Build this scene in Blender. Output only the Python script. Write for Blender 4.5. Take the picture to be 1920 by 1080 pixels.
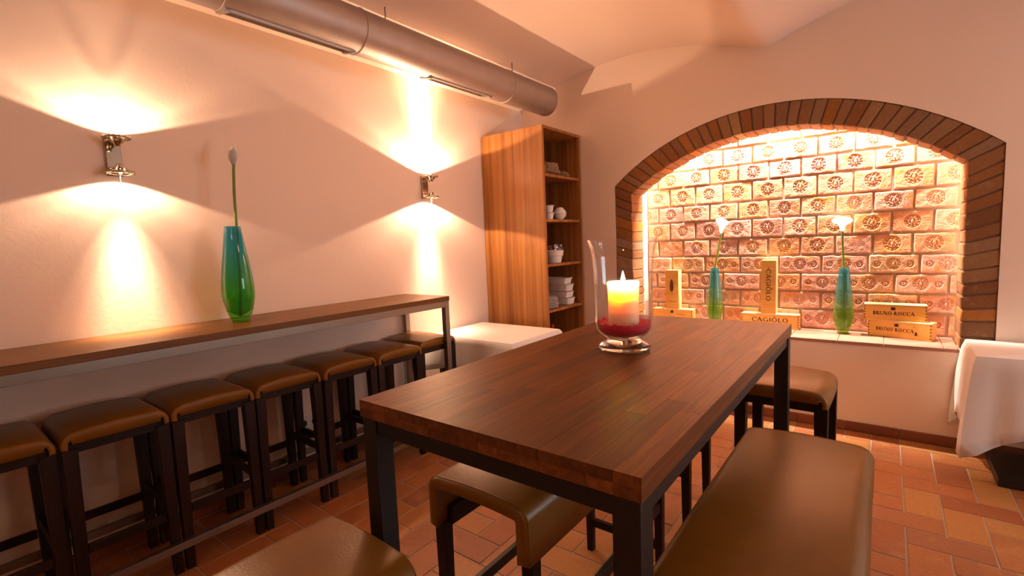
import bpy, bmesh, math, random
from math import sin, cos, pi, sqrt, atan2, radians
from mathutils import Vector, Matrix, noise
random.seed(7)
sc = bpy.context.scene
for o in list(bpy.data.objects): bpy.data.objects.remove(o)
col = sc.collection

# ------------------------------------------------------------ camera
CAM = Vector((2.85978, -1.08603, 1.38248))
RX, RZ, RO, FPX = -0.0943, 0.6607, -0.0410, 903.386
fwd = Vector((-sin(RZ)*cos(RX), cos(RZ)*cos(RX), sin(RX)))
rgt = Vector((cos(RZ), sin(RZ), 0)); upv = rgt.cross(fwd)
r2 = rgt*cos(RO) + upv*sin(RO); u2 = -rgt*sin(RO) + upv*cos(RO)
cd = bpy.data.cameras.new('camera'); cam = bpy.data.objects.new('camera', cd); col.objects.link(cam)
cd.sensor_width = 36; cd.lens = 36*FPX/1920; cd.clip_start = .02
M = Matrix((( r2.x, u2.x, -fwd.x, CAM.x), (r2.y, u2.y, -fwd.y, CAM.y), (r2.z, u2.z, -fwd.z, CAM.z), (0, 0, 0, 1)))
cam.matrix_world = M
sc.camera = cam

# ------------------------------------------------------------ world, exposure, large lights
w = bpy.data.worlds.new('world'); sc.world = w; w.use_nodes = True
w.node_tree.nodes['Background'].inputs[0].default_value = (.62, .78, 1, 1)
w.node_tree.nodes['Background'].inputs[1].default_value = .5
vs = sc.view_settings
vs.view_transform = 'Standard'; vs.look = 'None'; vs.exposure = 0.66; vs.gamma = 1.0; vs.use_curve_mapping = False
WARM = (1.0, .57, .33); WARM2 = (1.0, .62, .39)

def light(name, kind, loc, power, color=WARM, parent=None, aim=None, **kw):
    l = bpy.data.lights.new(name, kind); l.energy = power; l.color = color
    for k, v in kw.items(): setattr(l, k, v)
    o = bpy.data.objects.new(name, l); col.objects.link(o); o.location = loc
    if aim is not None: o.rotation_euler = Vector(aim).to_track_quat('-Z', 'Y').to_euler()
    if parent: o.parent = parent
    return o

# area light added as daylight through an assumed, unseen window, far right-hand wall
light('assumed_daylight', 'AREA', (6.75, 1.85, 1.55), 36, (.84, .92, 1.0), aim=(-1, -.05, -.15), shape='RECTANGLE', size=1.5, size_y=1.2)

# ------------------------------------------------------------ helpers
def setp(o, label=None, cat=None, group=None, kind=None):
    if label: o['label'] = label
    if cat: o['category'] = cat
    if group: o['group'] = group
    if kind: o['kind'] = kind
    return o

def thing(name, label, cat, loc=(0, 0, 0), rz=0, group=None):
    o = bpy.data.objects.new(name, None); col.objects.link(o); o.empty_display_size = .05
    o.location = loc; o.rotation_euler = (0, 0, rz)
    return setp(o, label, cat, group)

def mesh(name, V, F, mat, smooth=False):
    me = bpy.data.meshes.new(name); me.from_pydata([tuple(v) for v in V], [], F); me.update()
    if mat: me.materials.append(mat)
    if smooth: me.polygons.foreach_set('use_smooth', [True]*len(me.polygons))
    return me

def link(name, me, parent=None, loc=(0, 0, 0), rot=(0, 0, 0)):
    o = bpy.data.objects.new(name, me); col.objects.link(o); o.location = loc; o.rotation_euler = rot
    if parent: o.parent = parent
    return o

def copy_tree(o, parent=None):
    c = o.copy(); col.objects.link(c); c.parent = parent
    for ch in list(o.children): copy_tree(ch, c)
    return c

class MB:
    def __init__(s): s.V = []; s.F = []
    def add(s, V, F):
        n = len(s.V); s.V += [tuple(v) for v in V]; s.F += [tuple(i+n for i in f) for f in F]; return s
    def box(s, a, b):
        (x0, y0, z0), (x1, y1, z1) = a, b
        return s.add([(x0,y0,z0),(x1,y0,z0),(x1,y1,z0),(x0,y1,z0),(x0,y0,z1),(x1,y0,z1),(x1,y1,z1),(x0,y1,z1)],
                     [(0,3,2,1),(4,5,6,7),(0,1,5,4),(1,2,6,5),(2,3,7,6),(3,0,4,7)])
    def taper(s, c0, h0, z0, c1, h1, z1):
        V = []
        for c, h, z in ((c0, h0, z0), (c1, h1, z1)):
            V += [(c[0]-h, c[1]-h, z), (c[0]+h, c[1]-h, z), (c[0]+h, c[1]+h, z), (c[0]-h, c[1]+h, z)]
        return s.add(V, [(0,3,2,1),(4,5,6,7),(0,1,5,4),(1,2,6,5),(2,3,7,6),(3,0,4,7)])
    def tube(s, pts, r, n=10, closed=False):
        P = [Vector(p) for p in pts]; m = len(P); V = []; F = []
        prev = None
        for i, p in enumerate(P):
            if closed: t = P[(i+1) % m]-P[i-1]
            else: t = P[min(i+1, m-1)]-P[max(i-1, 0)]
            t.normalize()
            a = prev if prev is not None else (Vector((0, 0, 1)) if abs(t.z) < .9 else Vector((1, 0, 0)))
            a = (a - t*a.dot(t)).normalized(); prev = a; b = t.cross(a)
            rr = r[i] if isinstance(r, (list, tuple)) else r
            V += [p + (a*cos(2*pi*k/n) + b*sin(2*pi*k/n))*rr for k in range(n)]
        for i in range(m if closed else m-1):
            j = (i+1) % m
            F += [(i*n+k, i*n+(k+1) % n, j*n+(k+1) % n, j*n+k) for k in range(n)]
        if not closed: F += [tuple(range(n))[::-1], tuple((m-1)*n+k for k in range(n))]
        return s.add(V, F)
    def lathe(s, prof, n=40, c=(0, 0, 0)):
        V = []; F = []; m = len(prof)
        for r, z in prof: V += [(c[0]+r*cos(2*pi*k/n), c[1]+r*sin(2*pi*k/n), c[2]+z) for k in range(n)]
        for i in range(m-1): F += [(i*n+k, i*n+(k+1) % n, (i+1)*n+(k+1) % n, (i+1)*n+k) for k in range(n)]
        return s.add(V, F)
    def obj(s, name, mat, parent=None, smooth=False, bevel=0, seg=2, loc=(0, 0, 0), rot=(0, 0, 0), angle=35):
        me = mesh(name, s.V, s.F, mat)
        if bevel:
            bm = bmesh.new(); bm.from_mesh(me)
            es = [e for e in bm.edges if len(e.link_faces) == 2 and e.calc_face_angle(0) > radians(30)]
            bmesh.ops.bevel(bm, geom=es, offset=bevel, segments=seg, profile=.6, affect='EDGES', clamp_overlap=True)
            bm.to_mesh(me); bm.free()
        if smooth:
            me.polygons.foreach_set('use_smooth', [True]*len(me.polygons))
            if smooth != 'all': me.set_sharp_from_angle(angle=radians(14 if bevel else angle))
        return link(name, me, parent, loc, rot)

def sbox(name, a, b, mat, parent=None, bevel=.003, seg=2):
    return MB().box(a, b).obj(name, mat, parent, bevel=bevel, seg=seg, smooth=bool(bevel))

# ------------------------------------------------------------ materials
def new_mat(name):
    m = bpy.data.materials.new(name); m.use_nodes = True
    nt = m.node_tree; b = nt.nodes['Principled BSDF']
    return m, nt, b
def N(nt, t, **kw):
    n = nt.nodes.new(t)
    for k, v in kw.items(): setattr(n, k, v)
    return n
def ramp(nt, fac, stops):
    r = N(nt, 'ShaderNodeValToRGB'); e = r.color_ramp.elements
    while len(e) < len(stops): e.new(.5)
    for i, (p, c) in enumerate(stops): e[i].position = p; e[i].color = (*c, 1)
    nt.links.new(fac, r.inputs[0]); return r.outputs[0]
def noise_n(nt, vec, scale, detail=4, rough=.55):
    n = N(nt, 'ShaderNodeTexNoise'); n.inputs['Scale'].default_value = scale; n.inputs['Detail'].default_value = detail
    n.inputs['Roughness'].default_value = rough; nt.links.new(vec, n.inputs['Vector']); return n.outputs[0]
def mixc(nt, fac, a, b, mode='MIX'):
    m = N(nt, 'ShaderNodeMix', data_type='RGBA', blend_type=mode)
    for s, v in ((m.inputs[0], fac), (m.inputs[6], a), (m.inputs[7], b)):
        if isinstance(v, (int, float)): s.default_value = v
        elif isinstance(v, tuple): s.default_value = (*v, 1)
        else: nt.links.new(v, s)
    return m.outputs[2]
def bump(nt, b, h, strength, dist=.01):
    n = N(nt, 'ShaderNodeBump'); n.inputs['Strength'].default_value = strength; n.inputs['Distance'].default_value = dist
    nt.links.new(h, n.inputs['Height']); nt.links.new(n.outputs[0], b.inputs['Normal'])
def pos(nt, rnd=True, sx=(1, 1, 1)):
    g = N(nt, 'ShaderNodeNewGeometry'); oi = N(nt, 'ShaderNodeObjectInfo')
    mp = N(nt, 'ShaderNodeVectorMath', operation='MULTIPLY'); mp.inputs[1].default_value = sx
    nt.links.new(g.outputs['Position'], mp.inputs[0])
    ad = N(nt, 'ShaderNodeVectorMath', operation='ADD'); nt.links.new(mp.outputs[0], ad.inputs[0])
    sm = N(nt, 'ShaderNodeMath', operation='ADD'); nt.links.new(oi.outputs['Random'], sm.inputs[0]); nt.links.new(g.outputs['Random Per Island'], sm.inputs[1])
    fr = N(nt, 'ShaderNodeMath', operation='FRACT'); nt.links.new(sm.outputs[0], fr.inputs[0])
    if rnd:
        cb = N(nt, 'ShaderNodeMath', operation='MULTIPLY'); cb.inputs[1].default_value = 37.; nt.links.new(fr.outputs[0], cb.inputs[0])
        nt.links.new(cb.outputs[0], ad.inputs[1])
    return ad.outputs[0], fr.outputs[0]

def plain(name, c, rough=.5, metal=0, bumpv=0, bscale=200, var=0, **kw):
    m, nt, b = new_mat(name); b.inputs['Base Color'].default_value = (*c, 1); b.inputs['Roughness'].default_value = rough; b.inputs['Metallic'].default_value = metal
    for k, v in kw.items(): b.inputs[k].default_value = v
    if bumpv or var:
        v, r = pos(nt, False)
        if var:
            h = noise_n(nt, v, 9); nt.links.new(mixc(nt, h, tuple(x*(1-var) for x in c), tuple(min(1, x*(1+var)) for x in c)), b.inputs['Base Color'])
        if bumpv: bump(nt, b, noise_n(nt, v, bscale, 3), bumpv, .003)
    return m
def wood(name, stops, axis, rough=.35, scale=60, stretch=.05, var=.35, coat=0, b_s=.08):
    m, nt, b = new_mat(name)
    s = [1, 1, 1]; s[axis] = stretch
    v, r = pos(nt, True, tuple(s))
    n1 = noise_n(nt, v, scale, 6, .6); n2 = noise_n(nt, v, scale*.18, 3)
    c1 = ramp(nt, n1, stops)
    md = N(nt, 'ShaderNodeMapRange'); md.inputs[3].default_value = 1-var; md.inputs[4].default_value = 1+var; nt.links.new(r, md.inputs[0])
    m2 = N(nt, 'ShaderNodeMapRange'); m2.inputs[3].default_value = .72; m2.inputs[4].default_value = 1.28; nt.links.new(n2, m2.inputs[0])
    mm = N(nt, 'ShaderNodeMath', operation='MULTIPLY'); nt.links.new(md.outputs[0], mm.inputs[0]); nt.links.new(m2.outputs[0], mm.inputs[1])
    hs = N(nt, 'ShaderNodeHueSaturation'); nt.links.new(c1, hs.inputs['Color']); nt.links.new(mm.outputs[0], hs.inputs['Value'])
    nt.links.new(hs.outputs[0], b.inputs['Base Color'])
    b.inputs['Specular IOR Level'].default_value = .3
    b.inputs['Roughness'].default_value = rough; b.inputs['Coat Weight'].default_value = coat; b.inputs['Coat Roughness'].default_value = .25
    bump(nt, b, n1, b_s, .002)
    return m
def earthen(name, stops, smear, rough=.85, bs=.5, smear_lo=.55, smear_hi=.72, ncs=14, bscale=70):
    m, nt, b = new_mat(name)
    v, r = pos(nt, True)
    base = ramp(nt, r, stops)
    n1 = noise_n(nt, v, ncs, 5, .6)
    f = N(nt, 'ShaderNodeMapRange'); f.inputs[1].default_value = smear_lo; f.inputs[2].default_value = smear_hi; nt.links.new(n1, f.inputs[0])
    c = mixc(nt, f.outputs[0], base, smear)
    n2 = noise_n(nt, v, bscale, 5, .65)
    k = N(nt, 'ShaderNodeMapRange'); k.inputs[3].default_value = .68; k.inputs[4].default_value = 1.3; nt.links.new(n2, k.inputs[0])
    hs = N(nt, 'ShaderNodeHueSaturation'); nt.links.new(c, hs.inputs['Color']); nt.links.new(k.outputs[0], hs.inputs['Value'])
    nt.links.new(hs.outputs[0], b.inputs['Base Color'])
    b.inputs['Roughness'].default_value = rough
    bump(nt, b, n2, bs, .004)
    return m
def glass(name, stops=None, zr=(0, 1), tint=(1, 1, 1), body=0.0, ior=1.45, rough=.02):
    """thin blown glass: clear or tinted transmission plus a fresnel sheen, with a little body colour"""
    m = bpy.data.materials.new(name); m.use_nodes = True; nt = m.node_tree; nt.nodes.clear()
    out = N(nt, 'ShaderNodeOutputMaterial')
    tr = N(nt, 'ShaderNodeBsdfTransparent'); gl = N(nt, 'ShaderNodeBsdfGlossy'); gl.inputs['Roughness'].default_value = rough
    lw = N(nt, 'ShaderNodeLayerWeight'); lw.inputs[0].default_value = .5
    pw = N(nt, 'ShaderNodeMath', operation='POWER'); pw.inputs[1].default_value = 3.2; nt.links.new(lw.outputs['Facing'], pw.inputs[0])
    fr = N(nt, 'ShaderNodeMath', operation='MULTIPLY_ADD'); fr.inputs[1].default_value = .8; fr.inputs[2].default_value = (ior-1)**2/(ior+1)**2; nt.links.new(pw.outputs[0], fr.inputs[0])
    tr.inputs[0].default_value = (*tint, 1)
    base = tr.outputs[0]
    if stops:
        tc = N(nt, 'ShaderNodeTexCoord'); sp = N(nt, 'ShaderNodeSeparateXYZ'); nt.links.new(tc.outputs['Object'], sp.inputs[0])
        mr = N(nt, 'ShaderNodeMapRange'); mr.inputs[1].default_value, mr.inputs[2].default_value = zr; nt.links.new(sp.outputs[2], mr.inputs[0])
        c = ramp(nt, mr.outputs[0], stops); nt.links.new(c, tr.inputs[0])
        df = N(nt, 'ShaderNodeBsdfTranslucent'); nt.links.new(c, df.inputs[0]); d2 = N(nt, 'ShaderNodeBsdfDiffuse'); nt.links.new(c, d2.inputs[0])
        mx0 = N(nt, 'ShaderNodeMixShader'); mx0.inputs[0].default_value = .5; nt.links.new(df.outputs[0], mx0.inputs[1]); nt.links.new(d2.outputs[0], mx0.inputs[2])
        mx = N(nt, 'ShaderNodeMixShader'); mx.inputs[0].default_value = body; nt.links.new(tr.outputs[0], mx.inputs[1]); nt.links.new(mx0.outputs[0], mx.inputs[2]); base = mx.outputs[0]
    ms = N(nt, 'ShaderNodeMixShader'); nt.links.new(fr.outputs[0], ms.inputs[0]); nt.links.new(base, ms.inputs[1]); nt.links.new(gl.outputs[0], ms.inputs[2])
    nt.links.new(ms.outputs[0], out.inputs[0]); return m

PLASTER = plain('plaster', (.93, .755, .63), .9, bumpv=.25, bscale=45)
CEIL = plain('ceiling_plaster', (.92, .745, .62), .9, bumpv=.15, bscale=30)
MORTAR = plain('mortar', (.46, .36, .28), .95, bumpv=.6, bscale=120)
GROUT = plain('grout', (.42, .36, .30), .95, bumpv=.4, bscale=150)
TILE = earthen('terracotta_tile', [(0, (.30, .10, .035)), (.3, (.42, .155, .048)), (.55, (.36, .14, .05)), (.8, (.46, .215, .06)), (1, (.27, .10, .05))], (.47, .25, .10), .5, .25, .55, .8, 6, 60)
SKIRT = earthen('skirting_tile', [(0, (.20, .06, .025)), (1, (.28, .09, .035))], (.3, .11, .05), .5, .2, .6, .8, 9)
BRICK = earthen('stamped_brick', [(0, (.64, .34, .26)), (.15, (.72, .42, .34)), (.3, (.68, .34, .17)), (.45, (.62, .33, .28)), (.6, (.70, .37, .18)), (.75, (.52, .28, .25)), (.88, (.70, .44, .26)), (1, (.72, .43, .34))], (.74, .30, .07), .9, .7, .53, .70, 11, 80)
ABRICK = earthen('arch_brick', [(0, (.20, .080, .026)), (.2, (.29, .11, .028)), (.4, (.32, .18, .09)), (.55, (.21, .09, .035)), (.75, (.40, .15, .025)), (.88, (.25, .11, .045)), (1, (.38, .22, .085))], (.34, .22, .13), .92, .8, .58, .78, 18, 60)
SILL = earthen('sill_tile', [(0, (.42, .21, .155)), (1, (.48, .25, .19))], (.44, .22, .15), .6, .2)
LEATHER = plain('leather', (.225, .100, .010), .36, bumpv=.18, bscale=160, var=.2, **{'Specular IOR Level': .45})
DARKWOOD = wood('dark_wood', [(.3, (.008, .0032, .0022)), (.7, (.020, .007, .004))], 2, .5, 50, .06, .2)
TABLEWOOD = wood('table_wood', [(.25, (.095, .031, .008)), (.55, (.18, .060, .014)), (.8, (.26, .102, .026))], 1, .40, 75, .05, .34, coat=.06)
COUNTERWOOD = wood('counter_wood', [(.25, (.11, .045, .010)), (.6, (.20, .085, .018)), (.85, (.27, .125, .03))], 1, .42, 60, .03, .15, coat=.05)
CABWOOD = wood('cabinet_wood', [(.28, (.17, .060, .012)), (.5, (.34, .135, .030)), (.72, (.50, .23, .065))], 2, .42, 22, .025, .08, coat=.1)
BOXWOOD = wood('box_wood', [(.25, (.74, .41, .09)), (.55, (.84, .50, .13)), (.85, (.90, .60, .20))], 0, .55, 40, .06, .1)
BOXTOP = wood('box_lid_wood', [(.3, (.72, .52, .25)), (.8, (.82, .64, .36))], 0, .6, 40, .06, .08)
INK = plain('ink', (.03, .012, .006), .7)
BLACK = plain('black_steel', (.008, .007, .007), .45, 0)
STEEL = plain('brushed_steel', (.30, .26, .22), .42, 1, bumpv=.05, bscale=300)
DUCT = plain('galvanised_duct', (.46, .40, .36), .5, .85, bumpv=.3, bscale=260, var=.12)
CHROME = plain('chrome', (.46, .41, .34), .10, 1)
CLOTH = plain('linen', (.86, .86, .86), .85, bumpv=.3, bscale=400)
PORCELAIN = plain('porcelain', (.82, .80, .78), .18)
WAX = plain('candle_wax', (.94, .80, .56), .45, **{'Subsurface Weight': 1.0, 'Subsurface Scale': .035, 'Subsurface Radius': (1.0, .72, .40)})
RED = plain('red_granules', (.72, .010, .055), .4, bumpv=1, bscale=420, **{'Subsurface Weight': .4, 'Subsurface Scale': .01})
STEMG = plain('calla_stem', (.16, .24, .03), .45)
SPATHE = plain('calla_spathe', (.92, .90, .80), .45, **{'Subsurface Weight': 1.0, 'Subsurface Scale': .015, 'Subsurface Radius': (1, .95, .8)})
SPADIX = plain('calla_spadix', (.85, .55, .06), .6)
CLEAR = glass('clear_glass')
FILM = glass('plastic_film', [(0, (.75, .55, .32)), (1, (.85, .68, .45))], (0, .2), body=.45, rough=.12)
FOIL = plain('foil', (.55, .52, .50), .25, .9, bumpv=1, bscale=90)
VASE = glass('teal_green_glass', [(0, (.38, .78, .20)), (.28, (.36, .78, .32)), (.5, (.34, .78, .60)), (.75, (.32, .76, .80)), (1, (.26, .70, .80))], (.01, .49), body=.10)
VASE2 = glass('teal_yellow_glass', [(0, (.55, .85, .22)), (.28, (.72, .88, .34)), (.42, (.66, .84, .66)), (.75, (.45, .76, .78)), (1, (.20, .62, .72))], (.01, .49), body=.10)
WATERG = glass('green_water', tint=(.78, .92, .62), ior=1.15)
def emit(name, c, s):
    m = bpy.data.materials.new(name); m.use_nodes = True; nt = m.node_tree; nt.nodes.clear()
    e = N(nt, 'ShaderNodeEmission'); e.inputs[0].default_value = (*c, 1); e.inputs[1].default_value = s
    o = N(nt, 'ShaderNodeOutputMaterial'); nt.links.new(e.outputs[0], o.inputs[0]); return m
FLAME = emit('flame', (1, .72, .32), 25)
BULB = emit('bulb_glow', (1, .8, .55), 12)

# ------------------------------------------------------------ room shell
D = 2.852
XR, YF = 6.6, -4.2
AXL, AXR, AOL, AOR, SZ = 1.1335, 3.2332, .9786, 3.3878, .622
ND, RD = .40, .24
XC, RO_, CZO, RI_, CZI = 2.1833, 1.8160, .4720, 1.6750, .4450
def z_out(x): return CZO + sqrt(RO_**2-(x-XC)**2)
def z_in(x): return CZI + sqrt(RI_**2-(x-XC)**2)

def struct(o): o['kind'] = 'structure'; return o

# floor with herringbone tiles
fl = struct(MB().box((-.2, YF-.2, -.12), (XR+.2, D+.6, -.004)).obj('floor', GROUT))
W = .14635; GX, GY = 2.965, 1.816
def tile_mesh(nm, lx, ly, k):
    g = .0035; e = .0025; dz = [random.uniform(-.0012, 0) for _ in range(4)]
    x0, y0, x1, y1 = g, g, lx-g, ly-g
    V = [(x0, y0, -.012), (x1, y0, -.012), (x1, y1, -.012), (x0, y1, -.012), (x0, y0, -e), (x1, y0, -e), (x1, y1, -e), (x0, y1, -e),
         (x0+e, y0+e, dz[0]), (x1-e, y0+e, dz[1]), (x1-e, y1-e, dz[2]), (x0+e, y1-e, dz[3])]
    F = [(0,1,5,4),(1,2,6,5),(2,3,7,6),(3,0,4,7),(4,5,9,8),(5,6,10,9),(6,7,11,10),(7,4,8,11),(8,9,10,11)]
    return mesh(nm, V, F, TILE)
HM = [tile_mesh('tile_wide', 2*W, W, k) for k in range(4)]
VM = [tile_mesh('tile_deep', W, 2*W, k) for k in range(4)]
cand = []
i0, i1 = int((0-GX)/W)-2, int((XR-GX)/W)+2
j0, j1 = int((YF-GY)/W)-2, int((D-GY)/W)+2
for i in range(i0, i1):
    for j in range(j0, j1):
        s = (i+j+2) % 4
        if s == 0: t = ('h', 2*W, W)
        elif s == 2: t = ('v', W, 2*W)
        else: continue
        x, y = GX+i*W, GY+j*W
        if x+t[1] < 0 or x > XR or y+t[2] < YF or y > D: continue
        cand.append((x, y, t))
def shown(c):
    x, y, t = c; p = Vector((x+t[1]/2, y+t[2]/2, 0)); d = p-CAM; z = d.dot(fwd)
    if z < .3: return (1, 99)
    px, py = 960+FPX*d.dot(r2)/z, 540-FPX*d.dot(u2)/z
    if not (-60 < px < 1980 and 540 < py < 1160): return (1, d.length)
    hidden = px < 300 or (x < .1)
    return (0 if not hidden else .5, d.length)
cand.sort(key=shown)
for n, (x, y, t) in enumerate(cand[:300]):
    link('tile', random.choice(HM if t[0] == 'h' else VM), fl, (x, y, 0))
rest = MB()
for (x, y, t) in cand[300:]:
    me = HM[0] if t[0] == 'h' else VM[0]
    rest.add([(v.co.x+x, v.co.y+y, v.co.z) for v in me.vertices], [tuple(p.vertices) for p in me.polygons])
setp(rest.obj('tile_field', TILE, fl), kind='stuff')

# ceiling: shallow cap vaults running away from the camera
def vault(x):
    p = max(0, min(2, int((x-.05)//2.1)))
    a = [2.89-.2*(x-1.1-2.1*k)**2 for k in range(4)]
    k = .012
    return k*math.log(sum(math.exp(v/k) for v in a if v > 1.5))
xs = [-.1+i*.05 for i in range(int((XR+.25)/.05)+1)]
V = []; F = []
for y in (YF-.1, -1.5, 0, 1.4, D+.1):
    V += [(x, y, vault(x)) for x in xs]
nx = len(xs)
for j in range(4): F += [(j*nx+i, (j+1)*nx+i, (j+1)*nx+i+1, j*nx+i+1) for i in range(nx-1)]
n0 = len(V); V += [(xs[0], YF-.1, 3.05), (xs[-1], YF-.1, 3.05), (xs[-1], D+.1, 3.05), (xs[0], D+.1, 3.05)]; F.append((n0, n0+1, n0+2, n0+3))
struct(link('ceiling', mesh('ceiling', V, F, CEIL, True)))
# walls
struct(sbox('wall_left', (-.2, YF-.2, -.1), (0, D+.2, 3.0), PLASTER, bevel=0))
struct(sbox('wall_front', (-.2, YF-.2, -.1), (XR+.2, YF, 3.0), PLASTER, bevel=0))
wr = MB(); WY0, WY1, WZ0, WZ1 = 1.10, 2.60, .95, 2.15  # opening added for the assumed window, out of view
wr.box((XR, YF, -.1), (XR+.2, WY0, 3)).box((XR, WY1, -.1), (XR+.2, D+.2, 3)).box((XR, WY0, -.1), (XR+.2, WY1, WZ0)).box((XR, WY0, WZ1), (XR+.2, WY1, 3))
struct(wr.obj('wall_right', PLASTER))
wf = MB()
for a, b in (((WY0, WZ0), (WY0+.05, WZ1)), ((WY1-.05, WZ0), (WY1, WZ1)), ((WY0+.05, WZ0), (WY1-.05, WZ0+.05)), ((WY0+.05, WZ1-.05), (WY1-.05, WZ1)), ((1.825, WZ0+.05), (1.875, WZ1-.05))):
    wf.box((XR+.02, a[0], a[1]), (XR+.07, b[0], b[1]))
struct(wf.obj('assumed_window_1', PORCELAIN))  # frame of the assumed window, unseen, added along with the daylight

# back wall with the arched opening
V = []; F = []
def quad(a, b, c, d):
    n = len(V); V.extend([a, b, c, d]); F.append((n, n+1, n+2, n+3))
HT = 3.0
quad((-.1, D, -.1), (AOL, D, -.1), (AOL, D, HT), (-.1, D, HT))
quad((AOR, D, -.1), (XR+.1, D, -.1), (XR+.1, D, HT), (AOR, D, HT))
quad((AOL, D, -.1), (AOR, D, -.1), (AOR, D, SZ-.02), (AOL, D, SZ-.02))
NA = 48
ax = [AOL+(AOR-AOL)*i/NA for i in range(NA+1)]
for a, b in zip(ax[:-1], ax[1:]):
    quad((a, D, z_out(a)), (b, D, z_out(b)), (b, D, HT), (a, D, HT))
    quad((a, D, z_out(a)), (a, D+RD, z_out(a)), (b, D+RD, z_out(b)), (b, D, z_out(b)))
    quad((a, D+RD, z_out(a)), (b, D+RD, z_out(b)), (b, D+RD, HT), (a, D+RD, HT))
for x in (AOL, AOR): quad((x, D, SZ-.02), (x, D, z_out(x)), (x, D+RD, z_out(x)), (x, D+RD, SZ-.02))
quad((AOL, D, SZ-.02), (AOL, D+RD, SZ-.02), (AOR, D+RD, SZ-.02), (AOR, D, SZ-.02))
struct(link('wall_back', mesh('wall_back', V, F, PLASTER)))

# brick arch ring (jambs and arch) with its bricks
ring = []           # (inner_a, outer_a, inner_b, outer_b)
zL_in, zL_out = z_in(AXL), z_out(AOL)
NJ = 14
for side in (0, 1):
    xi, xo = (AXL, AOL) if side == 0 else (AXR, AOR)
    cuts = [0]+[(k+random.uniform(-.12, .12))/NJ for k in range(1, NJ)]+[1]
    for a, b in zip(cuts[:-1], cuts[1:]):
        ring.append(((xi, SZ+(zL_in-SZ)*a), (xo, SZ+(zL_out-SZ)*a), (xi, SZ+(zL_in-SZ)*b), (xo, SZ+(zL_out-SZ)*b)))
NB = 33
tI = math.asin((AXR-XC)/RI_); tO = math.asin((AOR-XC)/RO_)
cuts = [0]+[(k+random.uniform(-.10, .10))/NB for k in range(1, NB)]+[1]
for a, b in zip(cuts[:-1], cuts[1:]):
    f = lambda R, cz, t, u: (XC+R*sin(t*(2*u-1)), cz+R*cos(t*(2*u-1)))
    ring.append((f(RI_, CZI, tI, a), f(RO_, CZO, tO, a), f(RI_, CZI, tI, b), f(RO_, CZO, tO, b)))
V = []; F = []
for ia, oa, ib, ob in ring:
    q = [Vector(ia), Vector(oa), Vector(ob), Vector(ib)]; c = sum(q, Vector((0, 0)))/4
    q = [c+(p-c)*.965 for p in q]
    n = len(V)
    V += [(p.x, D+.008, p.y) for p in q] + [(p.x, D+RD-.004, p.y) for p in q]
    F += [(n, n+1, n+2, n+3), (n, n+3, n+7, n+4), (n+4, n+7, n+6, n+5), (n, n+4, n+5, n+1), (n+1, n+5, n+6, n+2), (n+2, n+6, n+7, n+3)]
# solid mortar core following the ring
V = []; F = []
path_i = [(AXL+.006, SZ)]+[(XC+(RI_+.006)*sin(tI*(2*u/60-1)), CZI+(RI_+.006)*cos(tI*(2*u/60-1))) for u in range(61)]+[(AXR-.006+.012, SZ)]
path_i[0] = (AXL-.006, SZ)
path_o = [(AOL, SZ)]+[(XC+RO_*sin(tO*(2*u/60-1)), CZO+RO_*cos(tO*(2*u/60-1))) for u in range(61)]+[(AOR, SZ)]
for (a, b) in zip(path_i, path_o):
    V += [(a[0], D+.010, a[1]), (b[0], D+.010, b[1]), (b[0], D+RD, b[1]), (a[0], D+RD-.006, a[1])]
for i in range(len(path_i)-1):
    a, b = 4*i, 4*i+4
    F += [(a, a+1, b+1, b), (a+3, a, b, b+3), (a+2, a+3, b+3, b+2), (a+1, a+2, b+2, b+1)]
arch = struct(link('trim_1', mesh('arch_mortar', V, F, plain('arch_mortar', (.15, .085, .05), .95, bumpv=.6, bscale=120))))
for ia, oa, ib, ob in ring:
    q = [Vector(ia), Vector(oa), Vector(ob), Vector(ib)]; c = sum(q, Vector((0, 0)))/4
    e1 = (q[1]-q[0]).normalized(); e2 = (q[3]-q[0]+q[2]-q[1]).normalized()
    g = .004
    q = [q[0]+e2*g, q[1]+e2*g-e1*.002, q[2]-e2*g-e1*.002, q[3]-e2*g]
    yf = D+random.uniform(.001, .006); yb = D+RD+random.uniform(-.004, .008); jx = random.uniform(-.004, .003)
    q[0] = q[0]+e1*jx; q[3] = q[3]+e1*(jx+random.uniform(-.002, .002))
    mb = MB(); mb.add([(p.x-c.x, yf-D, p.y-c.y) for p in q]+[(p.x-c.x, yb-D, p.y-c.y) for p in q],
        [(0, 1, 2, 3), (0, 3, 7, 4), (4, 7, 6, 5), (0, 4, 5, 1), (1, 5, 6, 2), (2, 6, 7, 3)])
    mb.V = [(vx+random.uniform(-.003, .003), vy, vz+random.uniform(-.003, .003)) for vx, vy, vz in mb.V]
    mb.obj('brick', ABRICK, arch, bevel=.005, seg=1, loc=(c.x, D, c.y))

# niche behind the arch: side walls, top, mortar back, stamped bricks
YB = D+ND
nm = MB(); nm.box((AXL-.10, YB-.004, SZ-.1), (AXR+.10, YB+.12, 2.5))
niche = struct(nm.obj('wall_niche', MORTAR))
sd = MB(); sd.box((AXL-.12, D+RD, SZ-.1), (AXL-.02, YB+.012, 2.5)).box((AXR+.02, D+RD, SZ-.1), (AXR+.12, YB+.012, 2.5)).box((AXL-.02, D+RD, 2.40), (AXR+.02, YB+.012, 2.5))
struct(sd.obj('wall_niche_side', PLASTER))

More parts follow.
